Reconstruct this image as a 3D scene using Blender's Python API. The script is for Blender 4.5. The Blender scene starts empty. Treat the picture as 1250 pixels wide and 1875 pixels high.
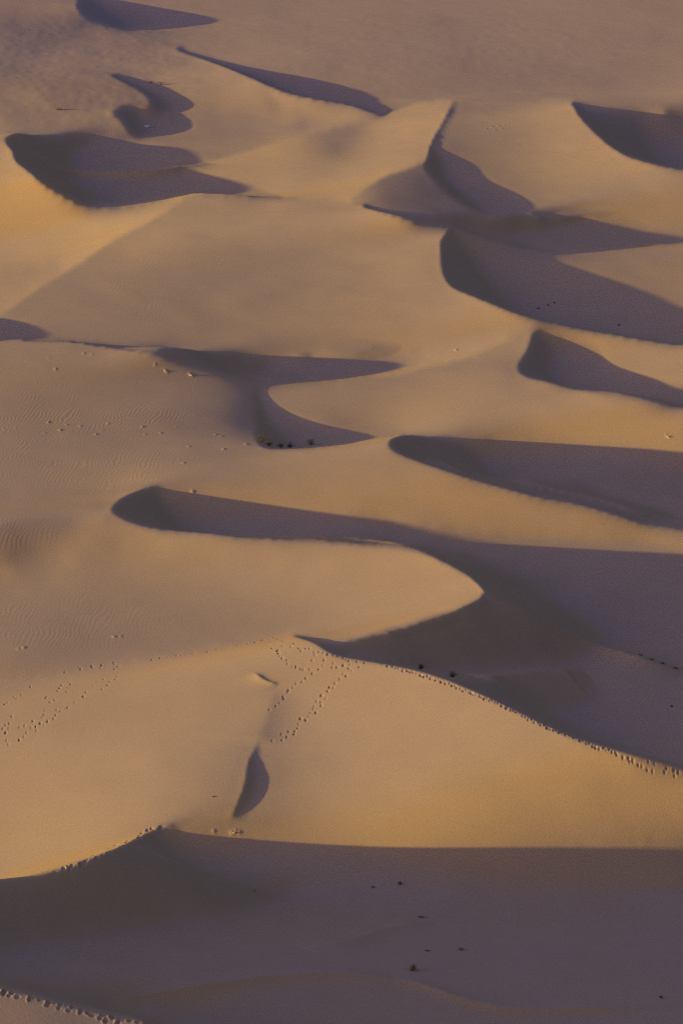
import bpy, math, random
import numpy as np
from mathutils import Vector

S = bpy.context.scene
R = math.radians
# ------------------------------------------------------------------ camera
CAM_H, PITCH, VFOV = 120.0, R(17.0), R(16.0)
cam_d = bpy.data.cameras.new('camera')
cam_d.sensor_fit = 'VERTICAL'
cam_d.angle = VFOV
cam_d.clip_start, cam_d.clip_end = 1.0, 60000.0
cam = bpy.data.objects.new('camera', cam_d)
S.collection.objects.link(cam)
cam.location = (0, 0, CAM_H)
cam.rotation_euler = (math.pi / 2 - PITCH, 0, 0)
S.camera = cam
S.cycles.use_denoising = False      # keep the natural grain
S.cycles.filter_width = 1.2
# ------------------------------------------------------------------ sun and sky: low sun from the left, a little behind the camera
SUN_AZ, SUN_EL = R(22), R(9)
to_sun = Vector((-math.cos(SUN_AZ) * math.cos(SUN_EL), -math.sin(SUN_AZ) * math.cos(SUN_EL), math.sin(SUN_EL)))
sun_d = bpy.data.lights.new('sun', 'SUN')
sun_d.energy = 4.0
sun_d.angle = R(0.55)
sun_d.color = (1.0, 0.805, 0.195)
sun = bpy.data.objects.new('sun', sun_d)
S.collection.objects.link(sun)
sun.rotation_euler = (-to_sun).to_track_quat('-Z', 'Y').to_euler()
world = bpy.data.worlds.new('World')
S.world = world
world.use_nodes = True
nt = world.node_tree
bg = nt.nodes['Background']
sky = nt.nodes.new('ShaderNodeTexSky')
sky.sky_type = 'NISHITA'
sky.sun_disc = False
sky.sun_elevation = SUN_EL
sky.sun_rotation = math.atan2(to_sun.x, to_sun.y)
sky.altitude = 100
sky.air_density = 1.0
sky.dust_density = 6.0
sky.ozone_density = 3.0
air = nt.nodes.new('ShaderNodeMix'); air.data_type = 'RGBA'; air.blend_type = 'MULTIPLY'      # dusty violet evening air
air.inputs[0].default_value = 1.0
air.inputs[7].default_value = (1.17, .92, 1.07, 1)
nt.links.new(sky.outputs[0], air.inputs[6])
nt.links.new(air.outputs[2], bg.inputs[0])
bg.inputs[1].default_value = 0.102
S.view_settings.view_transform = 'Standard'
S.view_settings.look = 'None'
S.view_settings.exposure = 0.95
S.view_settings.gamma = 1.0
S.view_settings.use_curve_mapping = False
# ------------------------------------------------------------------ materials
def sand_material(name='sand'):
    m = bpy.data.materials.new(name)
    m.use_nodes = True
    t = m.node_tree
    b = t.nodes['Principled BSDF']
    b.inputs['Roughness'].default_value = 0.95
    b.inputs['Specular IOR Level'].default_value = 0.1
    geo = t.nodes.new('ShaderNodeNewGeometry')
    def noise(scale, detail, rough=.55):
        n = t.nodes.new('ShaderNodeTexNoise')
        n.inputs['Scale'].default_value = scale
        n.inputs['Detail'].default_value = detail
        n.inputs['Roughness'].default_value = rough
        t.links.new(geo.outputs['Position'], n.inputs['Vector'])
        return n.outputs['Fac']
    def ramp(src, lo, hi, a, c):
        r = t.nodes.new('ShaderNodeMapRange')
        r.inputs[1].default_value, r.inputs[2].default_value = lo, hi
        r.inputs[3].default_value, r.inputs[4].default_value = a, c
        t.links.new(src, r.inputs[0])
        return r.outputs[0]
    def math2(op, a, c):
        n = t.nodes.new('ShaderNodeMath'); n.operation = op
        for i, v in enumerate((a, c)):
            if isinstance(v, (int, float)): n.inputs[i].default_value = v
            else: t.links.new(v, n.inputs[i])
        return n.outputs[0]
    big = ramp(noise(.018, 3), .3, .7, .97, 1.03)
    mid = ramp(noise(.25, 4), .3, .7, .975, 1.025)
    fine = ramp(noise(3.5, 3, .7), .25, .75, .945, 1.055)
    k = math2('MULTIPLY', math2('MULTIPLY', big, mid), fine)
    mix = t.nodes.new('ShaderNodeMix'); mix.data_type = 'RGBA'
    mix.inputs[6].default_value = (.452, .284, .155, 1)
    mix.inputs[7].default_value = (.418, .288, .213, 1)
    # steeper slopes are coloured yellower, the flats a pinkish grey
    sep = t.nodes.new('ShaderNodeSeparateXYZ'); t.links.new(geo.outputs['Normal'], sep.inputs[0])
    flat = ramp(sep.outputs[2], .945, .999, 0, 1)
    # beyond the dunes the plain is a mauve grey gravel flat
    pos = t.nodes.new('ShaderNodeSeparateXYZ'); t.links.new(geo.outputs['Position'], pos.inputs[0])
    far = t.nodes.new('ShaderNodeMix'); far.data_type = 'RGBA'
    t.links.new(math2('ADD', ramp(pos.outputs[1], 590, 690, 0, 1), ramp(noise(.02, 3), .3, .7, -.2, .2)), far.inputs[0]); far.clamp_factor = True
    t.links.new(mix.outputs[2], far.inputs[6]); far.inputs[7].default_value = (.405, .280, .235, 1)
    t.links.new(math2('ADD', flat, ramp(noise(.03, 4), .3, .7, -.2, .2)), mix.inputs[0])
    sc = t.nodes.new('ShaderNodeVectorMath'); sc.operation = 'SCALE'
    t.links.new(far.outputs[2], sc.inputs[0]); t.links.new(k, sc.inputs['Scale'])
    t.links.new(sc.outputs[0], b.inputs['Base Color'])
    bp = t.nodes.new('ShaderNodeBump')
    bp.inputs['Strength'].default_value = .35
    bp.inputs['Distance'].default_value = .03
    t.links.new(noise(5., 4, .6), bp.inputs['Height'])
    t.links.new(bp.outputs[0], b.inputs['Normal'])
    return m
SAND = sand_material()
SHADE = {}
SHADE['far_left_band'] = [(143,15),(146,0),(146,-40),(190,-40),(190,0),(240,5),(287,18),(358,30),(435,37),(369,46),(307,54),(246,55),(195,44),(154,28)]
SHADE['behind_far_ridge'] = [(328,84),(379,100),(435,115),(486,128),(543,138),(589,146),(620,150),(648,161),(680,170),(712,177),(758,189),(712,205),(702,212),(670,200),(640,190),(563,180),(527,172),(486,154),(451,138),(410,121),(369,106),(328,93)]
SHADE['far_hollow'] = [(205,137),(246,158),(268,173),(281,195),(262,206),(287,245),(328,241),(353,233),(328,215),(348,202),(356,187),(338,172),(307,156),(271,148),(236,138)]
SHADE['far_hollow_rim'] = [(205,204),(225,220),(246,246),(287,245),(262,206),(240,201)]
SHADE['behind_left_crest'] = [(10,258),(20,250),(31,245),(61,247),(102,250),(179,252),(220,253),(256,256),(307,266),(348,279),(384,297),(328,317),(380,328),(440,333),(471,343),(517,364),(461,364),(389,360),(353,358),(328,362),(297,369),(256,375),(205,379),(154,371),(113,353),(77,333),(49,310),(31,297),(23,276)]
SHADE['behind_peak_dune'] = [(1055,189),(1091,197),(1127,207),(1168,214),(1194,212),(1219,205),(1250,201),(1450,195),(1450,318),(1250,310),(1214,306),(1178,297),(1137,282),(1102,256),(1076,230),(1055,205),(1047,187)]
SHADE['peak_gully'] = [(835,185),(830,215),(815,256),(807,274),(835,287),(871,307),(902,338),(938,364),(956,381),(938,387),(897,390),(862,380),(832,362),(808,342),(788,322),(779,306),(782,292),(789,266),(807,230),(820,205),(830,186)]
SHADE['below_peak_dune'] = [(666,376),(687,376),(738,389),(789,394),(846,394),(897,399),(968,397),(1050,394),(1122,393),(1158,395),(1178,410),(1250,432),(1320,440),(1250,446),(1137,456),(1071,461),(979,458),(943,451),(897,438),(850,425),(825,416),(764,407),(712,392),(666,379)]
SHADE['middle_slip_face'] = [(825,416),(840,428),(897,445),(958,461),(999,478),(1061,498),(1122,516),(1183,539),(1250,570),(1350,610),(1450,640),(1250,628),(1163,621),(1102,614),(1061,606),(1020,594),(979,585),(938,573),(897,557),(856,539),(825,524),(811,500),(808,470),(808,440),(820,425)]
SHADE['small_right_slip_face'] = [(973,614),(989,608),(1014,612),(1050,624),(1086,637),(1102,649),(1100,670),(1122,678),(1173,693),(1214,703),(1250,708),(1420,730),(1420,760),(1250,744),(1189,736),(1122,724),(1061,711),(1009,701),(968,693),(952,683),(950,670),(963,649),(971,629)]
SHADE['middle_band'] = [(-200,570),(0,583),(31,588),(56,603),(82,614),(128,620),(179,626),(246,637),(307,644),(399,652),(486,652),(553,649),(610,647),(687,642),(753,642),(779,647),(784,657),(769,667),(723,680),(661,690),(610,697),(532,701),(486,697),(435,688),(384,678),(333,665),(287,653),(230,640),(179,632),(128,626),(61,624),(0,624),(-200,630)]
SHADE['shrub_hollow'] = [(468,708),(474,708),(486,726),(512,749),(548,770),(589,788),(640,797),(664,802),(640,813),(579,821),(532,823),(491,821),(474,812),(470,785),(467,750),(466,722)]
SHADE['right_slip_face'] = [(712,813),(728,800),(753,799),(784,802),(856,802),(938,802),(1020,803),(1096,808),(1148,815),(1199,824),(1250,836),(1450,885),(1450,1020),(1250,972),(1183,958),(1122,939),(1071,926),(994,911),(917,890),(851,872),(789,852),(733,831),(716,820)]
SHADE['great_hollow'] = [(205,936),(220,916),(256,900),(302,894),(348,899),(384,909),(435,921),(512,933),(548,943),(584,948),(614,948),(640,946),(677,947),(707,956),(733,966),(764,970),(840,974),(938,979),(1009,984),(1096,987),(1153,988),(1199,994),(1250,1010),(1500,1060),(1500,1470),(1250,1405),(1173,1387),(1122,1373),(1045,1350),(989,1324),(938,1299),(876,1268),(830,1248),(764,1227),(712,1217),(661,1207),(610,1196),(595,1188),(573,1175),(535,1163),(570,1167),(614,1176),(680,1166),(723,1158),(769,1141),(815,1127),(856,1109),(879,1097),(885,1084),(876,1071),(856,1054),(825,1038),(779,1017),(733,1004),(677,993),(610,989),(512,987),(435,982),(358,976),(287,971),(241,961),(210,943)]
SHADE['small_scarp'] = [(470,1233),(478,1242),(492,1248),(506,1254),(490,1252),(476,1246)]
SHADE['tear'] = [(475,1355),(471,1362),(458,1390),(453,1410),(450,1431),(440,1462),(430,1485),(425,1492),(445,1497),(461,1487),(481,1462),(492,1431),(490,1415),(479,1390),(476,1365)]
SHADE['foreground'] = [(-300,1630),(0,1615),(51,1612),(97,1602),(148,1584),(205,1559),(256,1533),(307,1513),(350,1501),(330,1515),(333,1529),(369,1538),(425,1543),(486,1548),(563,1554),(640,1561),(677,1565),(764,1567),(825,1565),(917,1560),(1020,1554),(1096,1548),(1173,1542),(1250,1537),(1600,1520),(1600,2100),(330,2100),(266,1875),(205,1863),(154,1851),(102,1835),(51,1820),(0,1810),(-300,1750)]
# sharp crests and ridges
CREST = [[(287,77),(328,95),(369,106),(410,121),(451,138),(486,154),(527,172),(563,180),(640,190),(702,211)],
[(10,260),(23,276),(31,297),(49,310),(77,333),(113,353),(154,371),(205,379),(256,375),(297,369),(328,362),(353,358),(389,360),(461,364),(517,364),(620,368)],
[(1047,185),(1055,205),(1076,230),(1102,256),(1137,282),(1178,297),(1214,306),(1250,310),(1450,318)],
[(677,221),(712,205),(758,189),(794,185),(830,184),(866,185),(917,187),(968,187),(999,184),(1045,183)],
[(830,185),(820,205),(807,230),(789,266),(779,294),(753,307),(707,323),(666,348),(640,366)],
[(620,368),(666,378),(712,392),(764,407),(825,416),(820,425),(808,440),(808,470),(811,500),(825,524),(856,539),(897,557),(938,573),(979,585),(1020,594),(1061,606),(1102,614),(1163,621),(1250,628),(1450,640)],
[(-200,628),(0,624),(61,624),(128,626),(179,632),(230,640),(287,653),(333,665),(384,678),(435,688)],
[(435,688),(486,697),(532,701),(610,698),(712,690),(815,667),(866,652),(917,629),(968,608),(1010,594)],
[(471,813),(491,821),(532,823),(579,821),(640,813),(712,800),(753,799)],
[(241,961),(287,971),(358,976),(435,982),(512,987),(610,989),(677,993),(733,1004),(779,1017),(825,1038),(856,1054),(876,1071),(885,1084),(879,1097),(856,1109),(815,1127),(769,1141),(723,1158),(680,1166),(614,1176)],
[(0,1245),(51,1237),(128,1227),(205,1214),(307,1202),(435,1181),(512,1166),(535,1163),(573,1175),(610,1196),(661,1207),(712,1217),(764,1227),(830,1248),(876,1268),(938,1299),(989,1324),(1045,1350),(1122,1373),(1173,1387),(1250,1405),(1500,1470)],
[(490,1320),(475,1355),(458,1390),(453,1410),(450,1431),(440,1462),(425,1492)],
[(-300,1630),(0,1615),(51,1612),(97,1602),(148,1584),(205,1559),(256,1533),(307,1513),(350,1501)],
[(733,831),(789,852),(851,872),(917,890),(994,911),(1071,926),(1122,939),(1183,958),(1250,972),(1450,1020)],
[(384,297),(460,275),(560,245),(640,228),(677,221)],
[(-200,962),(0,956),(60,953),(125,945),(190,950)],
[(353,358),(318,378),(260,413),(200,445),(150,480),(75,527),(0,580)],
]
# how squarely the sun strikes the open sand: place, place, tone from 0 to 10
TONES = '''20,10,4 100,10,4.5 500,20,4 60,20,4 800,40,4 140,50,1.8 1200,60,4 20,60,2.2 80,60,2.2 250,70,2.8 740,75,4.5 300,75,3 700,80,4.2 200,80,4.2 130,90,4.5
850,105,3.6 20,110,2.5 110,110,4.5 220,110,4.5 600,120,4.1 860,130,4.4 60,130,3.5 160,130,4 300,130,5 350,130,5.5 400,135,7 950,140,3.8 1100,150,3.9
450,150,7.5 950,160,4.2 760,160,4.3 430,160,6.5 50,165,4.2 150,165,3.3 200,165,3 100,170,3.2 500,172,8 390,175,5 495,185,2.5 560,190,8.5 813,193,7
1150,195,4.3 1230,195,6 60,200,4.5 640,200,8 380,200,4.5 480,200,6.5 520,200,8 873,200,4.9 798,202,7.6 420,205,5.5 1023,207,7 130,210,5 600,212,7
660,212,6.5 20,215,3.5 740,220,7.5 842,222,4.2 998,222,6.5 200,225,5 450,225,4.5 550,225,4 900,230,4.8 90,232,4 180,240,4.3 400,240,4.2 658,240,4.2
1045,240,7.6 560,241,6 638,245,3.5 786,247,7.3 748,247,7.6 698,247,7.2 923,247,4.9 240,249,4 350,250,4.2 560,255,5 300,256,4.3 450,260,4.5 663,262,6.2
838,262,3.2 600,268,3.3 460,270,5.8 617,270,2.8 873,272,4.2 963,272,5.6 1023,272,7.2 10,275,8.5 550,277,6.4 1073,277,7.4 575,278,5 370,280,4.5
1100,280,7.8 773,282,6 500,287,7.2 25,295,8.7 723,295,7.3 872,297,3.6 680,300,7.5 980,300,5.5 1150,300,7.5 405,302,7 575,310,6 1123,310,7.2 905,312,4
1023,312,6.3 700,315,8 450,315,6.2 640,320,7.5 1200,320,7.3 1050,320,6.8 1173,325,7 752,325,2.6 20,330,9 770,330,1.7 550,335,6.8 600,340,7.5 500,340,7
650,340,8 60,340,9 935,340,4 1150,345,5.8 720,345,3 745,345,2.4 1023,347,5.7 1123,347,5.6 1223,347,6 676,350,5 770,352,1.9 800,352,1.5 335,360,8
655,362,6 620,364,8 720,365,2.2 698,367,3 25,370,8.8 958,372,4.2 800,372,1.9 1100,375,5.2 400,375,6.3 500,375,7 318,376,8.3 345,378,6.5 1000,380,5.2
1200,380,5.3 1073,380,4.8 973,384,4.6 250,385,8.5 375,385,5.8 1173,385,5 290,385,8.5 838,386,1.7 450,390,5.6 875,394,1.9 180,395,9 100,395,8.7
600,395,5.4 330,400,6 700,400,7 1238,400,5 300,402,6.2 260,412,8.8 230,418,8.8 780,420,7.5 600,420,6.2 50,420,8.5 150,420,8.6 310,420,6 350,420,5.5
500,420,5.2 810,425,7.5 700,430,6.2 400,430,5.5 255,430,6 285,432,6.4 100,435,8 20,440,8 200,440,8.8 180,448,8.8 790,450,6 245,455,6.5 50,460,7.8
205,460,5.6 1000,468,3.2 165,468,8 650,470,6 400,470,4.7 550,470,4.8 1100,475,4.2 1230,480,4.6 1060,480,3.8 350,480,4.4 750,480,6.5 250,480,5
95,483,5.8 115,488,8 1180,490,4.6 160,490,5.2 50,498,5 790,500,5.2 10,500,4.8 450,500,4.4 200,505,4.9 300,520,4.3 350,520,4.3 105,522,5 60,525,7.4
150,527,4.7 800,530,6.2 1230,540,4.5 0,540,6.3 200,540,4.5 500,540,4.2 700,540,5.5 250,540,4.2 100,548,4.9 25,548,6.8 400,550,4.3 600,550,4.8
850,560,7 10,560,7 50,560,4.8 900,580,7 15,588,4.6 150,590,4.5 950,590,7 750,590,6 990,598,7 100,600,4.3 250,600,4.3 960,602,7.4 930,605,7 650,610,5.8
1040,610,6.5 880,620,6.5 917,622,7.7 350,625,4.4 740,625,6.3 550,630,5 820,630,6.5 1100,630,6.7 450,635,4.6 950,640,5.5 20,640,5 100,640,5 917,641,5.4
866,646,7.9 1180,650,6.8 1110,650,6.3 200,650,5 1230,660,6.8 900,660,5.3 250,660,4.2 815,660,7.7 866,663,5.5 25,667,5 1150,670,6.5 930,670,4.8
760,675,7 815,679,5.3 935,680,3.5 850,680,5.2 60,680,4.7 712,683,6.8 100,687,4.4 200,687,4 300,690,3.9 425,692,1.8 1230,695,6.8 400,697,3 780,700,5.2
750,700,5 620,701,5.5 700,703,4.8 350,705,3.5 650,708,4.7 500,712,4.6 560,715,5 600,717,4.4 447,718,0.9 860,720,6 940,720,5.2 300,720,4.4 20,720,4.3
400,730,2.8 350,737,3.6 150,737,3.7 720,740,5.3 980,740,6.3 100,740,4.3 60,740,3.8 452,740,0.9 760,745,6.5 1150,745,6.6 660,750,4.5 1050,750,6.6
425,752,1 375,752,2.9 600,752,4.2 575,752,4.4 300,757,3.1 800,760,6.5 880,760,6.3 1200,760,6.5 200,760,4.2 30,760,4.2 1150,770,6.8 457,770,1
740,775,6.7 370,775,3.2 615,777,3.5 640,785,4 440,785,1.2 400,787,2.6 75,787,3.7 680,790,5 770,790,7 1230,790,6.7 1100,790,6.5 1000,790,6.3
900,790,6.3 830,790,6 280,790,4.2 250,790,3.6 325,792,3.1 730,795,7 462,795,1.2 860,797,5 440,800,2.5 100,800,4.4 350,805,3.6 400,810,4.3 150,810,3.9
320,815,4.5 440,815,4.3 680,815,6.5 1240,820,6.5 30,820,4.5 460,830,5 620,830,6 700,830,6 50,837,4 200,837,4.2 530,840,5.5 350,850,4.8 250,850,4.8
720,850,5.5 650,860,6 300,867,4.6 560,870,5.6 460,870,5 100,870,4.6 250,875,5.8 225,887,6 400,895,5 150,897,4.8 30,900,4.7 760,900,6.2 800,900,6.2
190,907,5.5 100,912,4.3 500,915,5.4 700,920,6 900,920,6.2 600,930,5.8 175,930,4.5 50,935,3.9 120,938,4.2 690,940,5.3 70,946,4 175,947,2.8 20,948,4.2
1000,950,6.3 780,950,5.6 195,954,3.6 125,955,3 850,960,5.8 70,962,2.8 20,965,2.6 150,966,4.2 100,968,3.2 1100,970,6.3 1000,970,6 125,972,4 75,977,3.4
1200,980,6.5 100,987,3.8 150,987,6 190,987,4.8 1240,990,6 238,990,6.8 300,995,7 125,997,5.6 222,999,5.5 210,1002,4.6 50,1007,2.4 400,1010,7
25,1012,2.2 500,1020,7.3 600,1020,7.5 120,1020,6.5 75,1022,4.8 15,1027,2.8 700,1030,7.5 10,1047,6.4 780,1050,7.5 150,1050,5.2 250,1050,5.3
100,1060,5.5 350,1060,5.8 840,1075,7.3 40,1080,5.5 450,1080,6 550,1080,6.5 860,1090,7 650,1090,6.8 750,1090,7 820,1100,7.3 250,1110,4.3 150,1110,4.3
800,1120,7.5 560,1120,5.5 350,1120,4.5 50,1120,4.4 650,1125,6.5 450,1130,4.8 740,1140,7.5 500,1150,4.8 680,1155,7 580,1160,5.5 30,1160,4.2
150,1160,4.1 620,1165,6 250,1170,4.1 350,1170,4.2 420,1170,4.4 300,1190,4.2 480,1195,7 100,1200,4 200,1200,4.1 540,1200,7 400,1210,7 30,1215,4
300,1225,6.8 460,1225,6.5 600,1230,7.5 200,1235,6.3 530,1240,7 100,1245,6 430,1250,7 30,1255,5.5 350,1260,7.3 650,1260,8 490,1268,6 250,1270,6.8
120,1280,6.3 560,1280,7.5 750,1280,8.2 30,1290,7 484,1290,5.4 850,1310,8 505,1310,5.6 480,1312,4.8 350,1320,6.8 430,1320,6 150,1330,6.6 250,1330,6.8
700,1330,8.2 600,1330,7.8 495,1335,5 30,1340,6.6 950,1340,7.7 468,1340,4.4 458,1352,4.8 497,1368,4.8 448,1372,5 350,1380,6.8 1050,1380,7.4
250,1390,7.6 420,1390,5.8 30,1400,7.6 150,1400,7.8 650,1400,7.8 800,1400,7.9 950,1400,7.6 1150,1400,7.2 440,1400,4.9 505,1400,4.8 540,1400,6
300,1420,7 400,1420,5.6 1230,1425,6.5 432,1430,4.6 507,1430,4.6 1100,1440,6.1 900,1440,6.4 545,1440,5.8 350,1450,6.5 1000,1450,6.2 850,1450,7
390,1455,5.2 250,1460,7.5 700,1460,7.2 600,1460,6.8 422,1460,4.5 500,1460,4.3 150,1470,8 30,1480,7.8 350,1480,5.2 1200,1480,5.8 535,1480,5
280,1490,6.8 410,1490,4.3 490,1492,4.2 650,1500,7.3 950,1500,7 1150,1500,6.2 300,1505,6 1050,1510,6.8 400,1515,4 220,1520,7.8 450,1520,4 750,1520,7.8
1220,1520,5.8 560,1520,5.6 380,1525,3.5 850,1530,7.6 150,1540,8.2 550,1540,5 1000,1545,6.5 700,1550,7.3 850,1555,7.2 60,1560,8.2 30,1595,8.2
-60,1830,3.6 20,1850,3.4 -150,1850,4 60,1862,3 100,1868,2.8 130,1872,2.6'''

# ------------------------------------------------------------------ raster of the survey
TONE = np.array([[float(v) for v in t.split(',')] for t in TONES.split()])
RX0, RX1, RY0, RY1 = -300, 1600, -60, 2000
def curve(pts, closed, n=6):
    p = np.array(pts, float)
    q = np.vstack([p[-1], p, p[0], p[1]]) if closed else np.vstack([2 * p[0] - p[1], p, 2 * p[-1] - p[-2]])
    out = []
    for k in range(1, len(q) - 2):
        p0, p1, p2, p3 = q[k - 1:k + 3]
        d = np.linalg.norm(p2 - p1)
        m1, m2 = (p2 - p0) / 2, (p3 - p1) / 2
        for m in (m1, m2):
            L = np.linalg.norm(m)
            if L > d: m *= d / L
        t = (np.arange(n) / n)[:, None]
        out.append((2 * t**3 - 3 * t * t + 1) * p1 + (t**3 - 2 * t * t + t) * m1 + (3 * t * t - 2 * t**3) * p2 + (t**3 - t * t) * m2)
    if not closed: out.append(p[-1:])
    return np.vstack(out)
def fill_poly(poly, gx, gy):
    m = np.zeros((len(gy), len(gx)), bool)
    a = curve(poly, True); b = np.roll(a, -1, 0)
    for r, y in enumerate(gy):
        c = ((a[:, 1] <= y) & (b[:, 1] > y)) | ((b[:, 1] <= y) & (a[:, 1] > y))
        if not c.any(): continue
        xs = np.sort(a[c, 0] + (y - a[c, 1]) / (b[c, 1] - a[c, 1]) * (b[c, 0] - a[c, 0]))
        for k in range(0, len(xs) - 1, 2): m[r, (gx >= xs[k]) & (gx < xs[k + 1])] = True
    return m
def blur(a, n):
    for _ in range(n):
        a = np.pad(a, 1, mode='edge'); a = (a[:-2] + 2 * a[1:-1] + a[2:]) / 4; a = (a[:, :-2] + 2 * a[:, 1:-1] + a[:, 2:]) / 4
    return a
def draw_lines(ls, shape, step):
    m = np.zeros(shape, bool)
    for l in ls:
        c = curve(l, False)
        for p, q in zip(c[:-1], c[1:]):
            for t in np.linspace(0, 1, max(2, int(np.hypot(*(q - p)) / step * 2) + 1)):
                v = p + (q - p) * t; a = int((v[1] - RY0) / step); b = int((v[0] - RX0) / step)
                if 0 <= a < shape[0] and 0 <= b < shape[1]: m[a, b] = True
    return m
def axes(step):
    return RX0 + (np.arange(int((RX1 - RX0) / step)) + .5) * step, RY0 + (np.arange(int((RY1 - RY0) / step)) + .5) * step
def survey_fields():
    gx, gy = axes(2.5)
    shade = np.zeros((len(gy), len(gx)), bool)
    for v in SHADE.values(): shade |= fill_poly(v, gx, gy)
    crest = draw_lines(CREST, shade.shape, 2.5)
    gx, gy = axes(5)
    sh5 = shade[::2, ::2][:len(gy), :len(gx)]; cr5 = draw_lines(CREST, sh5.shape, 5)
    YY, XX = np.meshgrid(gy, gx, indexing='ij')
    num = 0; den = 0
    fixed = np.zeros(sh5.shape, bool); val = np.zeros(sh5.shape)
    for x, y, b in TONE:
        w = 1 / ((XX - x)**2 + (1.6 * (YY - y))**2 + 30)**1.5; num = num + w * b; den = den + w
        a, c = int((y - RY0) / 5), int((x - RX0) / 5)
        if not sh5[a, c] and not cr5[a, c]: fixed[a, c] = True; val[a, c] = b
    B = num / den
    ok = (~(sh5 | cr5)).astype(float); po = np.pad(ok, 1, mode='edge')
    n = po[:-2, 1:-1] + po[2:, 1:-1] + po[1:-1, :-2] + po[1:-1, 2:]
    for it in range(500):
        p = np.pad(B * ok, 1, mode='edge')
        s = p[:-2, 1:-1] + p[2:, 1:-1] + p[1:-1, :-2] + p[1:-1, 2:]
        B = np.where(fixed, val, np.where((ok > 0) & (n > 0), s / np.maximum(n, 1), B))
    # carry the tones of the open sand a little way under the shaded outlines
    g = ok.copy(); B = B * g
    for it in range(8):
        p = np.pad(B, 1); q = np.pad(g, 1)
        s = sum(p[a:a + g.shape[0], b:b + g.shape[1]] for a in range(3) for b in range(3)); m = sum(q[a:a + g.shape[0], b:b + g.shape[1]] for a in range(3) for b in range(3))
        new = (g == 0) & (m > 0)
        B = np.where(new, s / np.maximum(m, 1), B); g = np.where(new, 1, g)
    B = np.where(g > 0, B, 4.)
    keep = blur(cr5.astype(float), 2) > .02
    B = np.where(keep, B, blur(B, 3))
    return blur(shade.astype(float), 1), np.clip(blur(crest.astype(float), 2) * 6, 0, 1), B
def sample(A, px, py, step):
    fx = np.clip((px - RX0) / step - .5, 0, A.shape[1] - 1.001); fy = np.clip((py - RY0) / step - .5, 0, A.shape[0] - 1.001)
    a = fy.astype(int); b = fx.astype(int); u = fy - a; v = fx - b
    return (A[a, b] * (1 - v) + A[a, b + 1] * v) * (1 - u) + (A[a + 1, b] * (1 - v) + A[a + 1, b + 1] * v) * u
# ------------------------------------------------------------------ relief: slopes along the sunlight from the tones, then one smooth surface
GX0, GX1, GY0, GY1 = -420, 1680, 2060, -200
FOC = 937.5 / math.tan(VFOV / 2)
ct, st, ta = math.cos(PITCH), math.sin(PITCH), math.tan(SUN_AZ)
ca, sa, se, ce, te = math.cos(SUN_AZ), math.sin(SUN_AZ), math.sin(SUN_EL), math.cos(SUN_EL), math.tan(SUN_EL)
TOP_TONE = .385
def project(x, y, h):
    dep = y * ct + (CAM_H - h) * st
    return 625 + FOC * x / dep, 937.5 + FOC * ((CAM_H - h) * ct - y * st) / dep
def grid_xy(px, py):
    u = (px - 625) / FOC
    Y = CAM_H / np.tan(PITCH + np.arctan((py - 937.5) / FOC))
    x = u[None, :] * (ct * Y[:, None] + CAM_H * st) / (1 - (u * ct * ta)[None, :])
    return x, Y[:, None] + x * ta
def shading(x, y, h, d):
    hs = np.zeros_like(h); hs[:, 1:-1] = (h[:, 2:] - h[:, :-2]) / (d[:, 2:] - d[:, :-2]); hs[:, 0] = hs[:, 1]; hs[:, -1] = hs[:, -2]
    dh, dx, dy = (np.gradient(a, axis=0) for a in (h, x, y))
    hc = (dh - hs * (dx * ca + dy * sa)) / (dy * ca - dx * sa)
    q = h + d * te
    dep = np.maximum.accumulate(q, axis=1) - q
    return np.clip((se + ce * hs) / np.sqrt(1 + hs**2 + hc**2), 0, None) * np.clip(1 - dep / .15, 0, 1), dep
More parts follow.
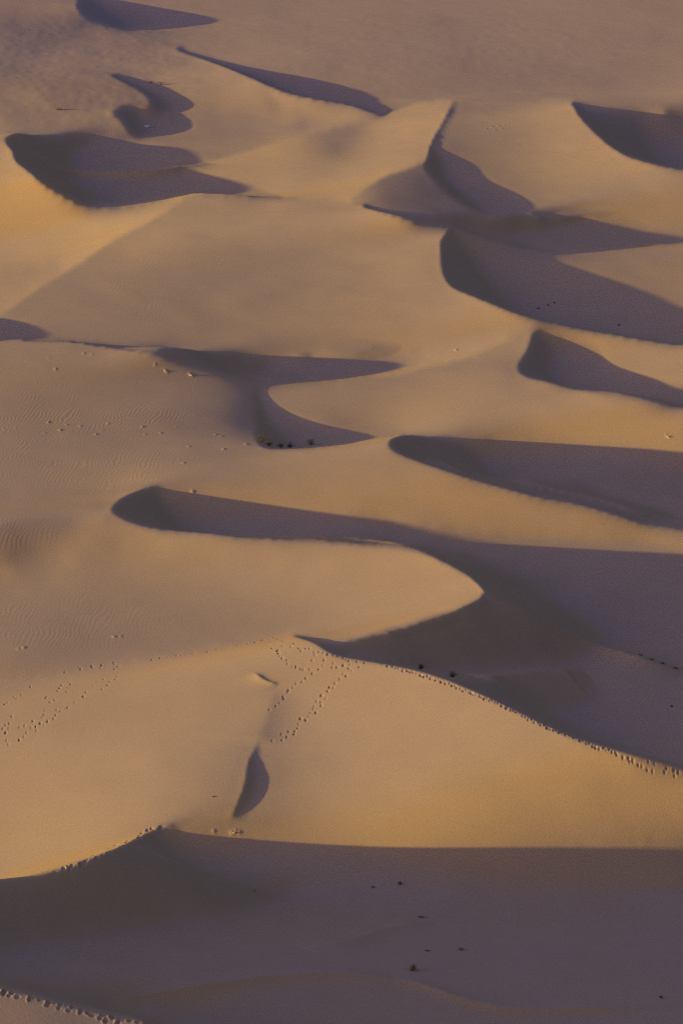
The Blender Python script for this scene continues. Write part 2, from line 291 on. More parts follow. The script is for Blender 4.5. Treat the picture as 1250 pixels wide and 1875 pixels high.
class Surface:
    def __init__(s, d, x, y):
        s.dx = np.diff(d, axis=1); s.dY = np.hypot(np.diff(x, axis=0), np.diff(y, axis=0))
    def apply(s, h):
        o = s.eps * h
        g = np.diff(h, axis=1) / s.dx
        r = s.wp * g; t = s.lx * np.diff(g, axis=1); r[:, 1:] += t; r[:, :-1] -= t
        t = r / s.dx; o[:, 1:] += t; o[:, :-1] -= t
        g = np.diff(h, axis=0) / s.dY; t = s.ly * np.diff(g, axis=0)
        r = np.zeros_like(g); r[1:] += t; r[:-1] -= t
        t = r / s.dY; o[1:] += t; o[:-1] -= t
        if s.along is not None:      # smooth along the crest lines
            f = h.ravel(); a, b, c, w = s.along
            q = w * (f[b] - 2 * f[a] + f[c]); n = f.size
            o += (np.bincount(b, q, n) + np.bincount(c, q, n) - 2 * np.bincount(a, q, n)).reshape(h.shape)
        if s.pairs is not None:      # a shaded spot and the crest that shades it move together
            f = h.ravel(); a, c, t, w = s.pairs
            q = w * (f[a] - f[c]); N = f.size
            o += (np.bincount(a, q, N) - np.bincount(c, q, N)).reshape(h.shape)
        return o
    def solve(s, h, n):
        b = s.eps * s.h0; t = s.wp * s.p / s.dx; b[:, 1:] += t; b[:, :-1] -= t
        M = s.eps.copy(); t = s.wp / s.dx**2; M[:, 1:] += t; M[:, :-1] += t
        M[:, 1:-1] += s.lx * (1 / s.dx[:, 1:] + 1 / s.dx[:, :-1])**2; M[:, 2:] += s.lx / s.dx[:, 1:]**2; M[:, :-2] += s.lx / s.dx[:, :-1]**2
        M[1:-1] += s.ly * (1 / s.dY[1:] + 1 / s.dY[:-1])**2; M[2:] += s.ly / s.dY[1:]**2; M[:-2] += s.ly / s.dY[:-1]**2
        if s.pairs is not None:
            a, c, t, w = s.pairs; N = h.size
            b += (np.bincount(a, w * t, N) - np.bincount(c, w * t, N)).reshape(h.shape)
            M += (np.bincount(a, w, N) + np.bincount(c, w, N)).reshape(h.shape)
        if s.along is not None:
            a, e, c, w = s.along; N = h.size
            M += (4 * np.bincount(a, w, N) + np.bincount(e, w, N) + np.bincount(c, w, N)).reshape(h.shape)
        r = b - s.apply(h); z = r / M; p = z.copy(); rz = (r * z).sum()
        for k in range(n):
            Ap = s.apply(p); a = rz / (p * Ap).sum(); h = h + a * p; r = r - a * Ap
            z = r / M; n2 = (r * z).sum(); p = z + n2 / rz * p; rz = n2
        return h
def crest_steps(crs, sv, sf):
    f = np.maximum(crs, blur(sv * (1 - sv) * 4, 1))
    gy, gx = np.gradient(blur(crs, 2)); sy, sx = np.gradient(blur(sv, 2)); gy = gy + 0; 
    jxx, jxy, jyy = (blur(a, 4) for a in (gx * gx + sx * sx, gx * gy + sx * sy, gy * gy + sy * sy))
    th = .5 * np.arctan2(2 * jxy, jxx - jyy) + math.pi / 2        # direction of the line, columns across and rows down
    tx, ty = np.cos(th), np.sin(th)
    flip = ty < 0; tx = np.where(flip, -tx, tx); ty = np.abs(ty)
    big = np.maximum(np.abs(tx), ty)
    di = np.round(ty * 5 / 1.0 / np.maximum(big, .2) * .8).astype(int); dj = np.round(tx * 5 / np.maximum(big, .2) * .8).astype(int)
    nr, nc = crs.shape
    I, J = np.where(crs > .3)
    d1, d2 = di[I, J], dj[I, J]
    k = (I - d1 >= 0) & (I + d1 < nr) & (J - d2 >= 0) & (J - d2 < nc) & (J + d2 >= 0) & (J + d2 < nc)
    I, J, d1, d2 = I[k], J[k], d1[k], d2[k]
    L = np.hypot(d1 * sf.dY[np.minimum(I, nr - 2), J], d2 * sf.dx[I, np.minimum(J, nc - 2)])
    return I * nc + J, (I + d1) * nc + J + d2, (I - d1) * nc + J - d2, 2 * crs[I, J] / np.maximum(L, .5)**2
def double(a):
    o = np.zeros((a.shape[0] * 2 - 1, a.shape[1])); o[::2] = a; o[1::2] = (a[1:] + a[:-1]) / 2
    q = np.zeros((o.shape[0], a.shape[1] * 2 - 1)); q[:, ::2] = o; q[:, 1::2] = (o[:, 1:] + o[:, :-1]) / 2
    return q
def solve_relief(log=None):
    shades, crests, tones = survey_fields()
    h = corr = None
    for lev, (nu, nr, its) in enumerate(((106, 143, 16), (211, 285, 20), (421, 569, 11))):
        x, y = grid_xy(np.linspace(GX0, GX1, nu), np.linspace(GY0, GY1, nr)); d = x / ca
        ds = np.diff(d, axis=1, prepend=d[:, :1]); fine = (1, 2, 4)[lev]
        h, corr = (np.zeros_like(x), np.zeros_like(x)) if h is None else (double(h), double(corr))
        sf = Surface(d, x, y)
        for it in range(its):
            px, py = project(x, y, h)
            m = np.minimum.accumulate(py, axis=0); vis = np.ones(h.shape, bool); vis[1:] = py[1:] <= m[:-1] + 1e-6
            tone = (1.1 * sample(tones, px, py, 5) - 1.5) / 10 * TOP_TONE; sv = sample(shades, px, py, 2.5); crs = sample(crests, px, py, 2.5)
            inside = (px > -30) & (px < 1280) & (py < 1900) & (py > -25)
            nl, dep = shading(x, y, h, d)
            dark = sv > .5
            seen = vis & inside
            if it > 1:
                e = np.where(seen & ~dark, tone - nl, 0)
                corr = np.clip(corr * .95 + .2 * np.clip(e, -.08, .08), -.10, .10)
            lit_p = np.clip((tone - se) / ce, -.17, .4) + corr
            shd_p = np.full_like(h, -.3); bound = np.full_like(h, np.inf); src = np.zeros(h.shape, int)
            for r in range(nr):
                if not dark[r].any(): continue
                e2 = np.diff(np.concatenate([[0], dark[r].astype(int), [0]]))
                for a, b in zip(np.where(e2 == 1)[0], np.where(e2 == -1)[0]):
                    pos = np.cumsum(ds[r, a:b]); L = pos[-1] + .5 * ds[r, a]
                    a0 = max(a - 1, 0)
                    bound[r, a:b] = h[r, a0] + d[r, a0] * te - d[r, a:b] * te - np.minimum(np.minimum(pos, L - pos) * .12, .5)
                    src[r, a:b] = r * nu + a0
                    if L < .5: continue
                    Ls = min(.33 * L, 14.); s1 = -.54; s2 = max((-(te + .03 + .08 * math.exp(-L / 6)) * L - s1 * Ls) / max(L - Ls, .1), -.16)
                    t = np.clip((pos - Ls) / (.25 * Ls + .3) + .5, 0, 1); s_ = s1 * (1 - t) + s2 * t
                    shd_p[r, a:b] = s_; shd_p[r, max(a - 2, 0):a] = s_[0]; shd_p[r, b:b + 2] = s_[-1]
            mixk = np.clip(sv, 0, 1)
            p = lit_p * (1 - mixk) + shd_p * mixk
            w = np.where(vis, 1., .02) * np.where(inside, 1, np.where(dark, .6, .05)); p = np.where(inside | dark, p, 0)
            eps = np.full_like(h, 3e-6); h0 = np.zeros_like(h)
            hf = h.ravel()
            k1 = np.where((dark & (h > bound)).ravel())[0]; c1_ = src.ravel()[k1]
            q = h + d * te; mq = np.maximum.accumulate(q, axis=1)
            am = np.maximum.accumulate(np.where(q >= mq - 1e-9, np.arange(nu)[None, :], 0), axis=1) + np.arange(nr)[:, None] * nu
            k2 = np.where((~dark & (sv < .2) & seen & (dep > .03)).ravel())[0]; c2_ = am.ravel()[k2]
            t1 = bound.ravel()[k1] - hf[c1_]; t2 = (h + dep + .03).ravel()[k2] - hf[c2_]
            sf.pairs = (np.concatenate([k1, k2]), np.concatenate([c1_, c2_]), np.concatenate([t1, t2]), np.concatenate([np.full(len(k1), .03), np.full(len(k2), .1)]))
            soft = 1 - .5 * crs
            sf.wp = np.minimum(w[:, 1:], w[:, :-1]); sf.p = (p[:, 1:] + p[:, :-1]) / 2
            sf.lx = .2 * fine * (1 - .97 * crs)[:, 1:-1]; sf.ly = .4 * fine * soft[1:-1]; sf.eps = eps; sf.h0 = h0
            sf.along = crest_steps(crs, sv, sf) if lev else None
            h = h + (sf.solve(h, (300, 300, 220)[lev]) - h) * .6
            if log and it >= its - 3: log(lev, it, seen, dark, tone, nl, dep, h)
    return h

HGT = solve_relief()
NR, NU = HGT.shape
def cubic(a, idx, axis):
    n = a.shape[axis]
    i = np.clip(np.floor(idx).astype(int), 0, n - 2); f = idx - i
    T = 0.4
    # blend of interpolating and smoothing cubic
    cr = [-.5 * f + f * f - .5 * f ** 3, 1 - 2.5 * f * f + 1.5 * f ** 3, .5 * f + 2 * f * f - 1.5 * f ** 3, -.5 * f * f + .5 * f ** 3]
    bs = [(1 - f) ** 3 / 6, (4 - 6 * f * f + 3 * f ** 3) / 6, (1 + 3 * f + 3 * f * f - 3 * f ** 3) / 6, f ** 3 / 6]
    out = 0
    for k in range(4):
        w = cr[k] * (1 - T) + bs[k] * T
        j = np.clip(i + k - 1, 0, n - 1)
        sh = [1, 1]; sh[axis] = -1
        out = out + np.take(a, j, axis=axis) * w.reshape(sh)
    return out
UP = 3
rows = np.arange(0, (NR - 1) * UP + 1) / UP
c0, c1 = 70, 350
cols = np.concatenate([np.arange(0, c0, 1.0), np.arange(c0 * UP, c1 * UP) / UP, np.arange(c1, NU, 1.0)])
X, Yw = grid_xy(GX0 + cols * (GX1 - GX0) / (NU - 1), GY0 + rows * (GY1 - GY0) / (NR - 1))
Z = cubic(cubic(HGT, rows, 0), cols, 1)
# ------------------------------------------------------------------ smaller relief on the same sheet
def lattice(ix, iy, seed):
    k = (ix * 374761393 + iy * 668265263 + seed * 974634777) & 0x7fffffff
    k = ((k ^ (k >> 13)) * 1274126177) & 0x7fffffff
    return ((k ^ (k >> 16)) & 0xffff) / 65535.0 * 2 - 1
def noise2(x, y, seed):
    ix, iy = np.floor(x).astype(np.int64), np.floor(y).astype(np.int64)
    fx, fy = x - ix, y - iy
    fx, fy = fx * fx * fx * (fx * (fx * 6 - 15) + 10), fy * fy * fy * (fy * (fy * 6 - 15) + 10)
    a = lattice(ix, iy, seed) * (1 - fx) + lattice(ix + 1, iy, seed) * fx
    b = lattice(ix, iy + 1, seed) * (1 - fx) + lattice(ix + 1, iy + 1, seed) * fx
    return a * (1 - fy) + b * fy
PX, PY = project(X, Yw, Z)
LOW = np.minimum.accumulate(PY, axis=0)
SIGHT = np.ones(Z.shape, bool); SIGHT[1:] = PY[1:] <= LOW[:-1]
def spot(px, py):
    """the visible point of the sand seen at a place of the survey picture"""
    r0 = int(np.argmin(np.abs(PY[:, Z.shape[1] // 2] - py)))
    c = int(np.argmin(np.abs(PX[r0] - px)))
    for _ in range(3):
        r = int(np.argmax(PY[:, c] <= py)); c = int(np.argmin(np.abs(PX[r] - px)))
    r = max(r, 1)
    t = (PY[r - 1, c] - py) / max(PY[r - 1, c] - PY[r, c], 1e-6); t = min(max(t, 0), 1)
    return np.array([X[r - 1, c] * (1 - t) + X[r, c] * t, Yw[r - 1, c] * (1 - t) + Yw[r, c] * t, Z[r - 1, c] * (1 - t) + Z[r, c] * t])
def window(x, y, rad):
    ri = np.where(np.abs(Yw[:, Z.shape[1] // 2] - y) < rad + 60)[0]
    if len(ri) == 0: return None
    sl = slice(ri[0], ri[-1] + 1)
    m = (np.abs(X[sl] - x) < rad) & (np.abs(Yw[sl] - y) < rad)
    rr, cc = np.where(m)
    if len(rr) == 0: return None
    return slice(sl.start + rr.min(), sl.start + rr.max() + 1), slice(cc.min(), cc.max() + 1)
def inside_patch(cx, cy, rx, ry, soft=.35):
    d = np.sqrt(((PX - cx) / rx)**2 + ((PY - cy) / ry)**2)
    return np.clip((1 - d) / soft, 0, 1)
ADD = np.zeros_like(Z)
# smooth wind-swept sand above the long middle shadow
for cx, cy, rx, ry in ((640, 636, 95, 24), (1050, 388, 80, 14)):
    w = window(*spot(cx, cy)[:2], 30)
    Z[w] += (blur(Z[w], 260) - Z[w]) * np.clip(1.8 - 1.8 * np.sqrt(((PX[w] - cx) / rx)**2 + ((PY[w] - cy) / ry)**2), 0, 1)
# broad wind undulations
turn = math.radians(25); xr, yr = X * math.cos(turn) + Yw * math.sin(turn), -X * math.sin(turn) + Yw * math.cos(turn)
ADD += .020 * noise2(xr / 9, yr / 16, 3) + .010 * noise2(xr / 4, yr / 7, 4)
# low wind streaks on the broad face of the middle dune
ADD += inside_patch(480, 530, 420, 120, .6) * (.06 * noise2(xr / 7 + 2 * noise2(X / 30, Yw / 30, 9), yr / 11, 5))
# hummocky rough ground at far left
ADD += inside_patch(140, 130, 330, 150, .5) * (.14 * noise2(X / 12, Yw / 17, 6) + .02 * noise2(X / 3.5, Yw / 6, 7) + .012 * noise2(X / 1.2, Yw / 2.2, 8))
ADD += inside_patch(800, 90, 560, 110, .6) * .008 * noise2(X / 1.5, Yw / 3, 10)
# wind ripples
for (cx, cy, rx, ry, amp) in ((85, 720, 75, 26, .006), (60, 780, 140, 55, .006), (240, 764, 140, 30, .007), (20, 975, 110, 40, .0035), (160, 850, 260, 60, .004), (330, 520, 300, 90, .003), (120, 1140, 260, 60, .003)):
    ADD += inside_patch(cx, cy, rx, ry, .5) * np.clip(.8 + .9 * noise2(X / 2.5, Yw / 4, 12), 0, 1) * amp * np.sin((X - .12 * Yw + .5 * noise2(X / 1.8, Yw / 2.5, 13)) * 2 * math.pi / .46)
# low ridges seen inside the shaded hollows: line, height, width on the sunny and on the far side
for line, hgt, wa, wb in (
    ([(890, 1098), (944, 1125), (1020, 1158), (1071, 1186), (1122, 1204), (1180, 1220), (1250, 1234)], 1.0, 3.5, 4.0),
    ([(830, 1252), (920, 1248), (1000, 1240), (1080, 1242)], .8, 4.0, 4.0),
    ([(720, 1168), (790, 1150), (860, 1130)], -.3, 1.5, 1.5),
    ([(200, 1832), (350, 1812), (460, 1795), (560, 1787), (640, 1787), (720, 1792)], .32, 1.2, 2.2),
    ([(640, 1790), (750, 1800), (840, 1830), (930, 1850), (1010, 1852), (1120, 1848), (1260, 1840)], .3, 1.2, 1.8),
    ([(560, 1740), (640, 1725), (720, 1700), (800, 1690)], .22, 1.6, 2.4),
    ([(464, 1231), (478, 1243), (492, 1250), (510, 1255)], .14, .8, .45),
    ([(500, 1258), (495, 1290), (488, 1318), (478, 1345), (470, 1368)], .13, 3.2, 2.6),
    ([(102, 315), (160, 322), (250, 324), (310, 318), (384, 299)], 1.1, 3.0, 2.5)):
    P3 = np.array([spot(a, b) for a, b in curve(line, False, 4)])
    w = window(P3[:, 0].mean(), P3[:, 1].mean(), max(np.ptp(P3[:, 0]), np.ptp(P3[:, 1])) / 2 + 12)
    xs, ys = X[w], Yw[w]; best = np.full(xs.shape, 1e9); side = np.zeros(xs.shape); fade = np.zeros(xs.shape)
    n = len(P3) - 1
    for k in range(n):
        a, b = P3[k, :2], P3[k + 1, :2]; v = b - a; L2 = max((v * v).sum(), 1e-6)
        t = np.clip(((xs - a[0]) * v[0] + (ys - a[1]) * v[1]) / L2, 0, 1)
        d = np.hypot(xs - a[0] - t * v[0], ys - a[1] - t * v[1]); near = d < best
        best = np.where(near, d, best); side = np.where(near, (xs - a[0]) * v[1] - (ys - a[1]) * v[0], side); fade = np.where(near, (k + t) / n, fade)
    wd = np.where(side > 0, wa, wb)
    ADD[w] += 1.1 * hgt * np.exp(-np.sqrt((best / wd)**2 + .02) * 1.6) * np.clip(np.minimum(fade, 1 - fade) * 5, 0, 1)
Z += ADD
PX, PY = project(X, Yw, Z)
# footprints pressed into the sand, then small clods; places in the survey picture
RNG = random.Random(4)
def marks(text, k, ox, oy):
    v = [float(t) for t in text.replace('(', ' ').replace(')', ' ').replace(',', ' ').split()]
    return [(ox + v[q] * k, oy + v[q + 1] * k) for q in range(0, len(v), 2)]
CREST_WALK = marks('(701,1216)(717,1220)(729,1224)(745,1228)(756,1230)(764,1232)(771,1236)(781,1238)(791,1242)(802,1245)(812,1248)(822,1252)(832,1256)(843,1261)(853,1264)(862,1268)(872,1271)(881,1276)(891,1279)(902,1283)(911,1287)(921,1293)(930,1296)(939,1301)(950,1304)(961,1313)(973,1318)(985,1323)(995,1327)(1007,1334)(1018,1337)(1027,1341)(1043,1346)(1054,1351)(1067,1356)(1078,1362)(1091,1368)(1104,1370)(1114,1372)(1126,1378)(1129,1382)(1148,1389)(1158,1394)(1175,1403)(1194,1412)(1187,1394)(1197,1399)(1219,1407)(1215,1414)(1235,1420)(1232,1410)(1241,1414)', 1, 0, 0)
PEAK = marks('(255,158)(325,170)(355,140)(385,155)(430,165)(440,175)(295,210)(345,232)(400,225)(397,245)(395,262)(395,285)(400,310)(435,325)(470,347)(478,380)(520,398)(563,410)(598,425)(625,430)(683,433)(712,470)(652,507)(612,540)(558,562)(535,595)(487,620)(485,640)(445,680)(445,700)(400,735)(370,765)(315,798)(425,210)(470,275)(520,220)(540,190)(580,240)(605,262)(645,238)(685,240)(725,270)(730,300)(708,345)(765,268)(805,276)(850,290)(900,302)(940,312)(990,322)(1020,336)(1050,350)(1045,385)(1045,425)(1070,435)(808,345)(808,390)(765,425)(905,375)(885,408)(930,412)(985,388)(1115,355)(1185,370)(1135,410)(1020,490)(990,470)(955,520)(917,555)(862,590)(850,625)(900,595)(795,672)(752,715)(780,727)(835,695)(718,790)(718,770)(790,760)(690,830)(745,825)(680,860)(650,890)(598,880)(585,930)(570,970)(555,1000)(545,1020)(490,995)(470,1048)(425,1025)(430,1078)(340,1080)(115,192)(180,180)', .2, 430, 1140)
CREST_LEFT = marks('(935,494)(885,504)(850,510)(820,519)(775,526)(740,534)(690,541)(665,544)(648,547)(632,549)(600,556)(575,557)(545,564)(410,579)(360,589)(330,589)(290,596)(230,607)', .512, 0, 920)
LEFT_FACE = marks('(497,165)(600,130)(695,120)(770,118)(865,100)(900,130)(880,145)(890,203)(878,222)(842,243)(820,267)(780,300)(790,227)(738,243)(710,272)(655,322)(635,352)(645,365)(570,402)(520,440)(437,458)(460,470)(430,495)(415,520)(365,542)(340,573)(315,560)(275,585)(240,592)(287,613)(530,240)(545,262)(475,267)(512,287)(452,290)(440,315)(508,322)(345,370)(360,360)(385,400)(420,380)(340,460)(335,495)(325,515)(145,592)(190,577)(18,603)(45,573)(70,560)(65,600)(40,415)(60,405)(107,358)(125,372)(165,340)(240,285)(90,505)(205,628)(185,657)(150,690)(55,690)(70,720)(255,545)(50,630)', .24, 0, 1190)
NEAR_WALK = marks('(40,105)(28,125)(75,148)(100,128)(152,160)(262,155)(248,180)(325,185)(405,197)(395,225)(495,220)(487,245)(590,245)(568,270)(660,265)(650,288)(720,292)(757,305)(845,305)(822,330)(915,318)(865,355)(968,355)(1055,350)(1130,365)(960,372)', .224, 0, 1790)
CREST_WALK += [((a[0] + b[0]) / 2, (a[1] + b[1]) / 2 + 2) for a, b in zip(CREST_WALK[:44], CREST_WALK[1:45])]
def dent(px, py, depth, rx, ry, hold=True):
    p = spot(px, py)
    if hold:                                         # keep to the near side of a crest
        for _ in range(8):
            if spot(px, py + 9)[1] > p[1] - 9: break
            py += 2; p = spot(px, py)
    w = window(p[0], p[1], ry * 4)
    if w is None: return
    u, v = (X[w] - p[0]) / rx, (Yw[w] - p[1]) / ry
    r2 = u * u + v * v
    Z[w] -= depth * np.exp(-r2 * r2 if depth > 0 else -r2) - .25 * max(depth, 0) * np.exp(-((np.sqrt(r2) - 1.7) / .4)**2) * np.clip(-u, 0, 1)
for group, depth, rx, ry in ((CREST_WALK, .10, .09, .18), (PEAK, .085, .08, .165), (CREST_LEFT, .07, .075, .15), (LEFT_FACE, .075, .08, .155), (NEAR_WALK, .13, .14, .22)):
    for (a, b) in group:
        k = RNG.uniform(.45, 1.25)
        dent(a + RNG.uniform(-1, 1), b + RNG.uniform(-.8, .8), depth * k, rx * RNG.uniform(.75, 1.35), ry * RNG.uniform(.7, 1.4), group is not NEAR_WALK or True)
CLODS = marks('(555,405)(590,425)(598,432)(680,440)(688,444)(175,380)(200,422)(300,365)(330,370)(630,628)(510,628)(575,650)(520,655)(770,655)(790,662)(675,698)(800,708)(655,757)(385,615)(240,620)(175,612)(290,625)(365,640)(880,690)(160,650)(215,640)(345,655)(690,860)(750,885)', .512, 0, 460)
CLODS += marks('(900,232)(905,238)(912,230)(918,236)(924,228)(890,235)(930,226)(905,226)(880,233)(925,353)(915,358)(835,640)(1219,797)(1226,800)(425,1525)(432,1522)(438,1524)(392,1522)(35,1188)(45,1186)(210,1166)(222,1165)', 1, 0, 0)
for a, b in CLODS:
    dent(a, b, -RNG.uniform(.03, .09), RNG.uniform(.12, .22), RNG.uniform(.18, .35), False)
# crumbling lip of the front slip face
for a, b in curve([(97, 1600), (148, 1582), (205, 1557), (256, 1531), (307, 1511)], False, 12):
    for k in range(RNG.choice((0, 0, 1, 1, 2, 3))):
        dent(a + RNG.uniform(-4, 4), b + RNG.uniform(-6, 3), RNG.uniform(.02, .10), RNG.uniform(.06, .2), RNG.uniform(.1, .35), False)
PX, PY = project(X, Yw, Z)

# skirt of flat desert out to the horizon
def skirt(X, Y, Z):
    out = (6, 16, 30, 50, 75, 105, 140, 180, 400, 1500, 12000)
    ease = lambda d: .5 * (1 + math.cos(math.pi * min(1, d / 180)))
    for d in out:
        k = ease(d)
        a, b = Z0L * k - 6 * (1 - k), Z0R * k - 6 * (1 - k)
        X = np.hstack([XL - d, X, XR + d]); Y = np.hstack([Y[:, :1], Y, Y[:, -1:]]); Z = np.hstack([a, Z, b])
    zt, zb = Z[:1].copy(), Z[-1:].copy(); yt, yb = Y[:1].copy(), Y[-1:].copy()
    for d in out:
        k = ease(d)
        X = np.vstack([X[:1], X, X[-1:]]); Y = np.vstack([yt - d, Y, yb + d])
        Z = np.vstack([zt * k - 6 * (1 - k), Z, zb * k - 6 * (1 - k)])
    return X, Y, Z
def soften(z):
    for _ in range(400):
        z = np.vstack([z[:1], (z[:-2] + 2 * z[1:-1] + z[2:]) / 4, z[-1:]])
    return z
XL, XR, Z0L, Z0R = X[:, :1].copy(), X[:, -1:].copy(), soften(Z[:, :1]), soften(Z[:, -1:])
XS, YS, ZS = skirt(X, Yw, Z)
nr, nc = XS.shape
co = np.stack([XS, YS, ZS], -1).reshape(-1, 3)
i = np.arange(nr * nc).reshape(nr, nc)
quads = np.stack([i[:-1, :-1], i[:-1, 1:], i[1:, 1:], i[1:, :-1]], -1).reshape(-1, 4)
def mesh_object(name, co, quads, mat):
    me = bpy.data.meshes.new(name)
    me.vertices.add(len(co)); me.vertices.foreach_set('co', co.astype(np.float32).ravel())
    me.loops.add(quads.size); me.loops.foreach_set('vertex_index', quads.astype(np.int32).ravel())
    me.polygons.add(len(quads)); me.polygons.foreach_set('loop_start', np.arange(0, quads.size, 4, dtype=np.int32))
    me.polygons.foreach_set('use_smooth', np.ones(len(quads), bool))
    me.update(calc_edges=True)
    me.materials.append(mat)
    o = bpy.data.objects.new(name, me); S.collection.objects.link(o)
    return o
# ------------------------------------------------------------------ the dunes: one object each, cut from the same sheet
DUNES = (
 ('tall golden dune in front crossed by footprint trails along its crest', [(-500, 1300), (0, 1245), (205, 1214), (435, 1181), (535, 1163), (610, 1196), (712, 1217), (830, 1248), (938, 1299), (1045, 1350), (1250, 1405), (1800, 1520), (1800, 1520), (1250, 1537), (825, 1567), (563, 1557), (369, 1541), (330, 1520), (205, 1575), (97, 1617), (0, 1630), (-500, 1650)]),
 ('smooth dune with a rounded nose pointing right behind the footprint dune', [(-500, 960), (0, 955), (200, 945), (287, 971), (512, 987), (677, 993), (779, 1017), (885, 1084), (856, 1109), (723, 1158), (614, 1176), (535, 1163), (435, 1181), (205, 1214), (0, 1245), (-500, 1300)]),
 ('long low dune with a wide dark slip face just behind the rounded nose', [(-500, 800), (0, 790), (300, 800), (471, 813), (532, 823), (640, 813), (728, 800), (1096, 808), (1250, 836), (1800, 920), (1800, 1130), (1250, 1010), (1009, 984), (764, 970), (614, 948), (435, 921), (302, 894), (220, 916), (200, 945), (0, 955), (-500, 960)]),
 ('rippled grey brown dune at left beside the shrub hollow', [(-500, 640), (0, 624), (128, 626), (287, 653), (435, 688), (486, 726), (470, 800), (471, 813), (300, 800), (0, 790), (-500, 800)]),
 ('dune with a pale curving ridge and small square shadow at right', [(435, 688), (532, 701), (712, 690), (866, 652), (1010, 594), (1163, 621), (1250, 628), (1800, 660), (1800, 920), (1250, 836), (1096, 808), (728, 800), (640, 813), (532, 823), (471, 813), (486, 726)]),
 ('broad dune in the middle with faint wind streaks and a hooked dark slip face', [(-500, 250), (0, 255), (31, 297), (113, 353), (205, 379), (353, 358), (620, 368), (712, 392), (825, 416), (808, 470), (825, 524), (938, 573), (1010, 594), (866, 652), (712, 690), (532, 701), (435, 688), (287, 653), (128, 626), (0, 624), (-500, 640)]),
 ('flat topped peak dune split by a dark gully in the distance', [(384, 297), (560, 245), (677, 221), (758, 189), (830, 184), (1045, 183), (1102, 256), (1178, 297), (1250, 310), (1800, 330), (1800, 470), (1250, 432), (1178, 410), (968, 397), (666, 376), (620, 368), (517, 364), (471, 343)]),
 ('hummocky dune ridge with pale crest at far left', [(130, 70), (287, 77), (410, 120), (563, 179), (640, 190), (702, 211), (677, 221), (560, 245), (384, 297), (348, 279), (256, 256), (0, 245), (-500, 245), (-500, 60), (0, 80)]),
)
VPX, VPY = project(XS, YS, ZS)
VPX, VPY = VPX.ravel(), VPY.ravel()
front = (YS.ravel() > 150)
qx, qy = VPX[quads].mean(1), VPY[quads].mean(1)
owner = np.zeros(len(quads), int)
core = front[quads].all(1)
for n_, (label, poly) in enumerate(DUNES):
    a = np.array(poly, float); b = np.roll(a, -1, 0)
    hit = np.zeros(len(quads), bool)
    for p, q in zip(a, b):
        if p[1] == q[1]: continue
        c = (p[1] <= qy) != (q[1] <= qy)
        hit ^= c & (qx < p[0] + (qy - p[1]) / (q[1] - p[1]) * (q[0] - p[0]))
    owner[hit & core & (owner == 0)] = n_ + 1
for n_ in range(len(DUNES) + 1):
    qs = quads[owner == n_]
    used, inv = np.unique(qs, return_inverse=True)
    o = mesh_object('sand_dune' if n_ else 'sand_ground', co[used], inv.reshape(-1, 4), SAND)
    o['kind'] = 'structure'
    o['label'] = DUNES[n_ - 1][0] if n_ else 'open sand flats and shaded hollows between the dunes'
    o['category'] = 'dune' if n_ else 'sand'
    if n_: o['group'] = 'dunes of the sand field'
# ------------------------------------------------------------------ shrubs, dead brush and stones lying on the sand
def plain_material(name, col, spread):
    m = bpy.data.materials.new(name); m.use_nodes = True
    t = m.node_tree; b = t.nodes['Principled BSDF']; b.inputs['Roughness'].default_value = .9; b.inputs['Specular IOR Level'].default_value = .15
    n = t.nodes.new('ShaderNodeTexNoise'); n.inputs['Scale'].default_value = 7; n.inputs['Detail'].default_value = 4
    r = t.nodes.new('ShaderNodeValToRGB')
    r.color_ramp.elements[0].position, r.color_ramp.elements[1].position = .3, .7
    r.color_ramp.elements[0].color = tuple(c * (1 - spread) for c in col) + (1,)
    r.color_ramp.elements[1].color = tuple(c * (1 + spread) for c in col) + (1,)
    tc = t.nodes.new('ShaderNodeTexCoord'); t.links.new(tc.outputs['Object'], n.inputs['Vector'])
    t.links.new(n.outputs['Fac'], r.inputs[0]); t.links.new(r.outputs[0], b.inputs['Base Color'])
    return m
YELLOW = plain_material('yellow_leaves', (.22, .17, .05), .4)
OLIVE = plain_material('olive_leaves', (.10, .085, .045), .4)
BROWN = plain_material('dry_twigs', (.15, .105, .075), .35)
STONE = plain_material('stone', (.34, .29, .25), .2)
DARK = plain_material('dark_stone', (.13, .10, .09), .3)
PALE = plain_material('pale_stone', (.62, .58, .52), .1)
def part(name, verts, faces, mat, parent=None, loc=(0, 0, 0), smooth=False):
    me = bpy.data.meshes.new(name); me.from_pydata(verts, [], faces); me.materials.append(mat)
    if smooth: me.polygons.foreach_set('use_smooth', [True] * len(me.polygons))
    o = bpy.data.objects.new(name, me); S.collection.objects.link(o); o.parent = parent; o.location = loc
    return o
def twig(verts, faces, pts, r0, r1):
    base = len(verts)
    for k, p in enumerate(pts):
        r = r0 + (r1 - r0) * k / (len(pts) - 1)
        for q in range(4):
            a = q * math.pi / 2
            verts.append((p[0] + r * math.cos(a), p[1] + r * math.sin(a), p[2]))
    for k in range(len(pts) - 1):
        for q in range(4):
            i0, i1 = base + k * 4 + q, base + k * 4 + (q + 1) % 4
            faces.append((i0, i1, i1 + 4, i0 + 4))
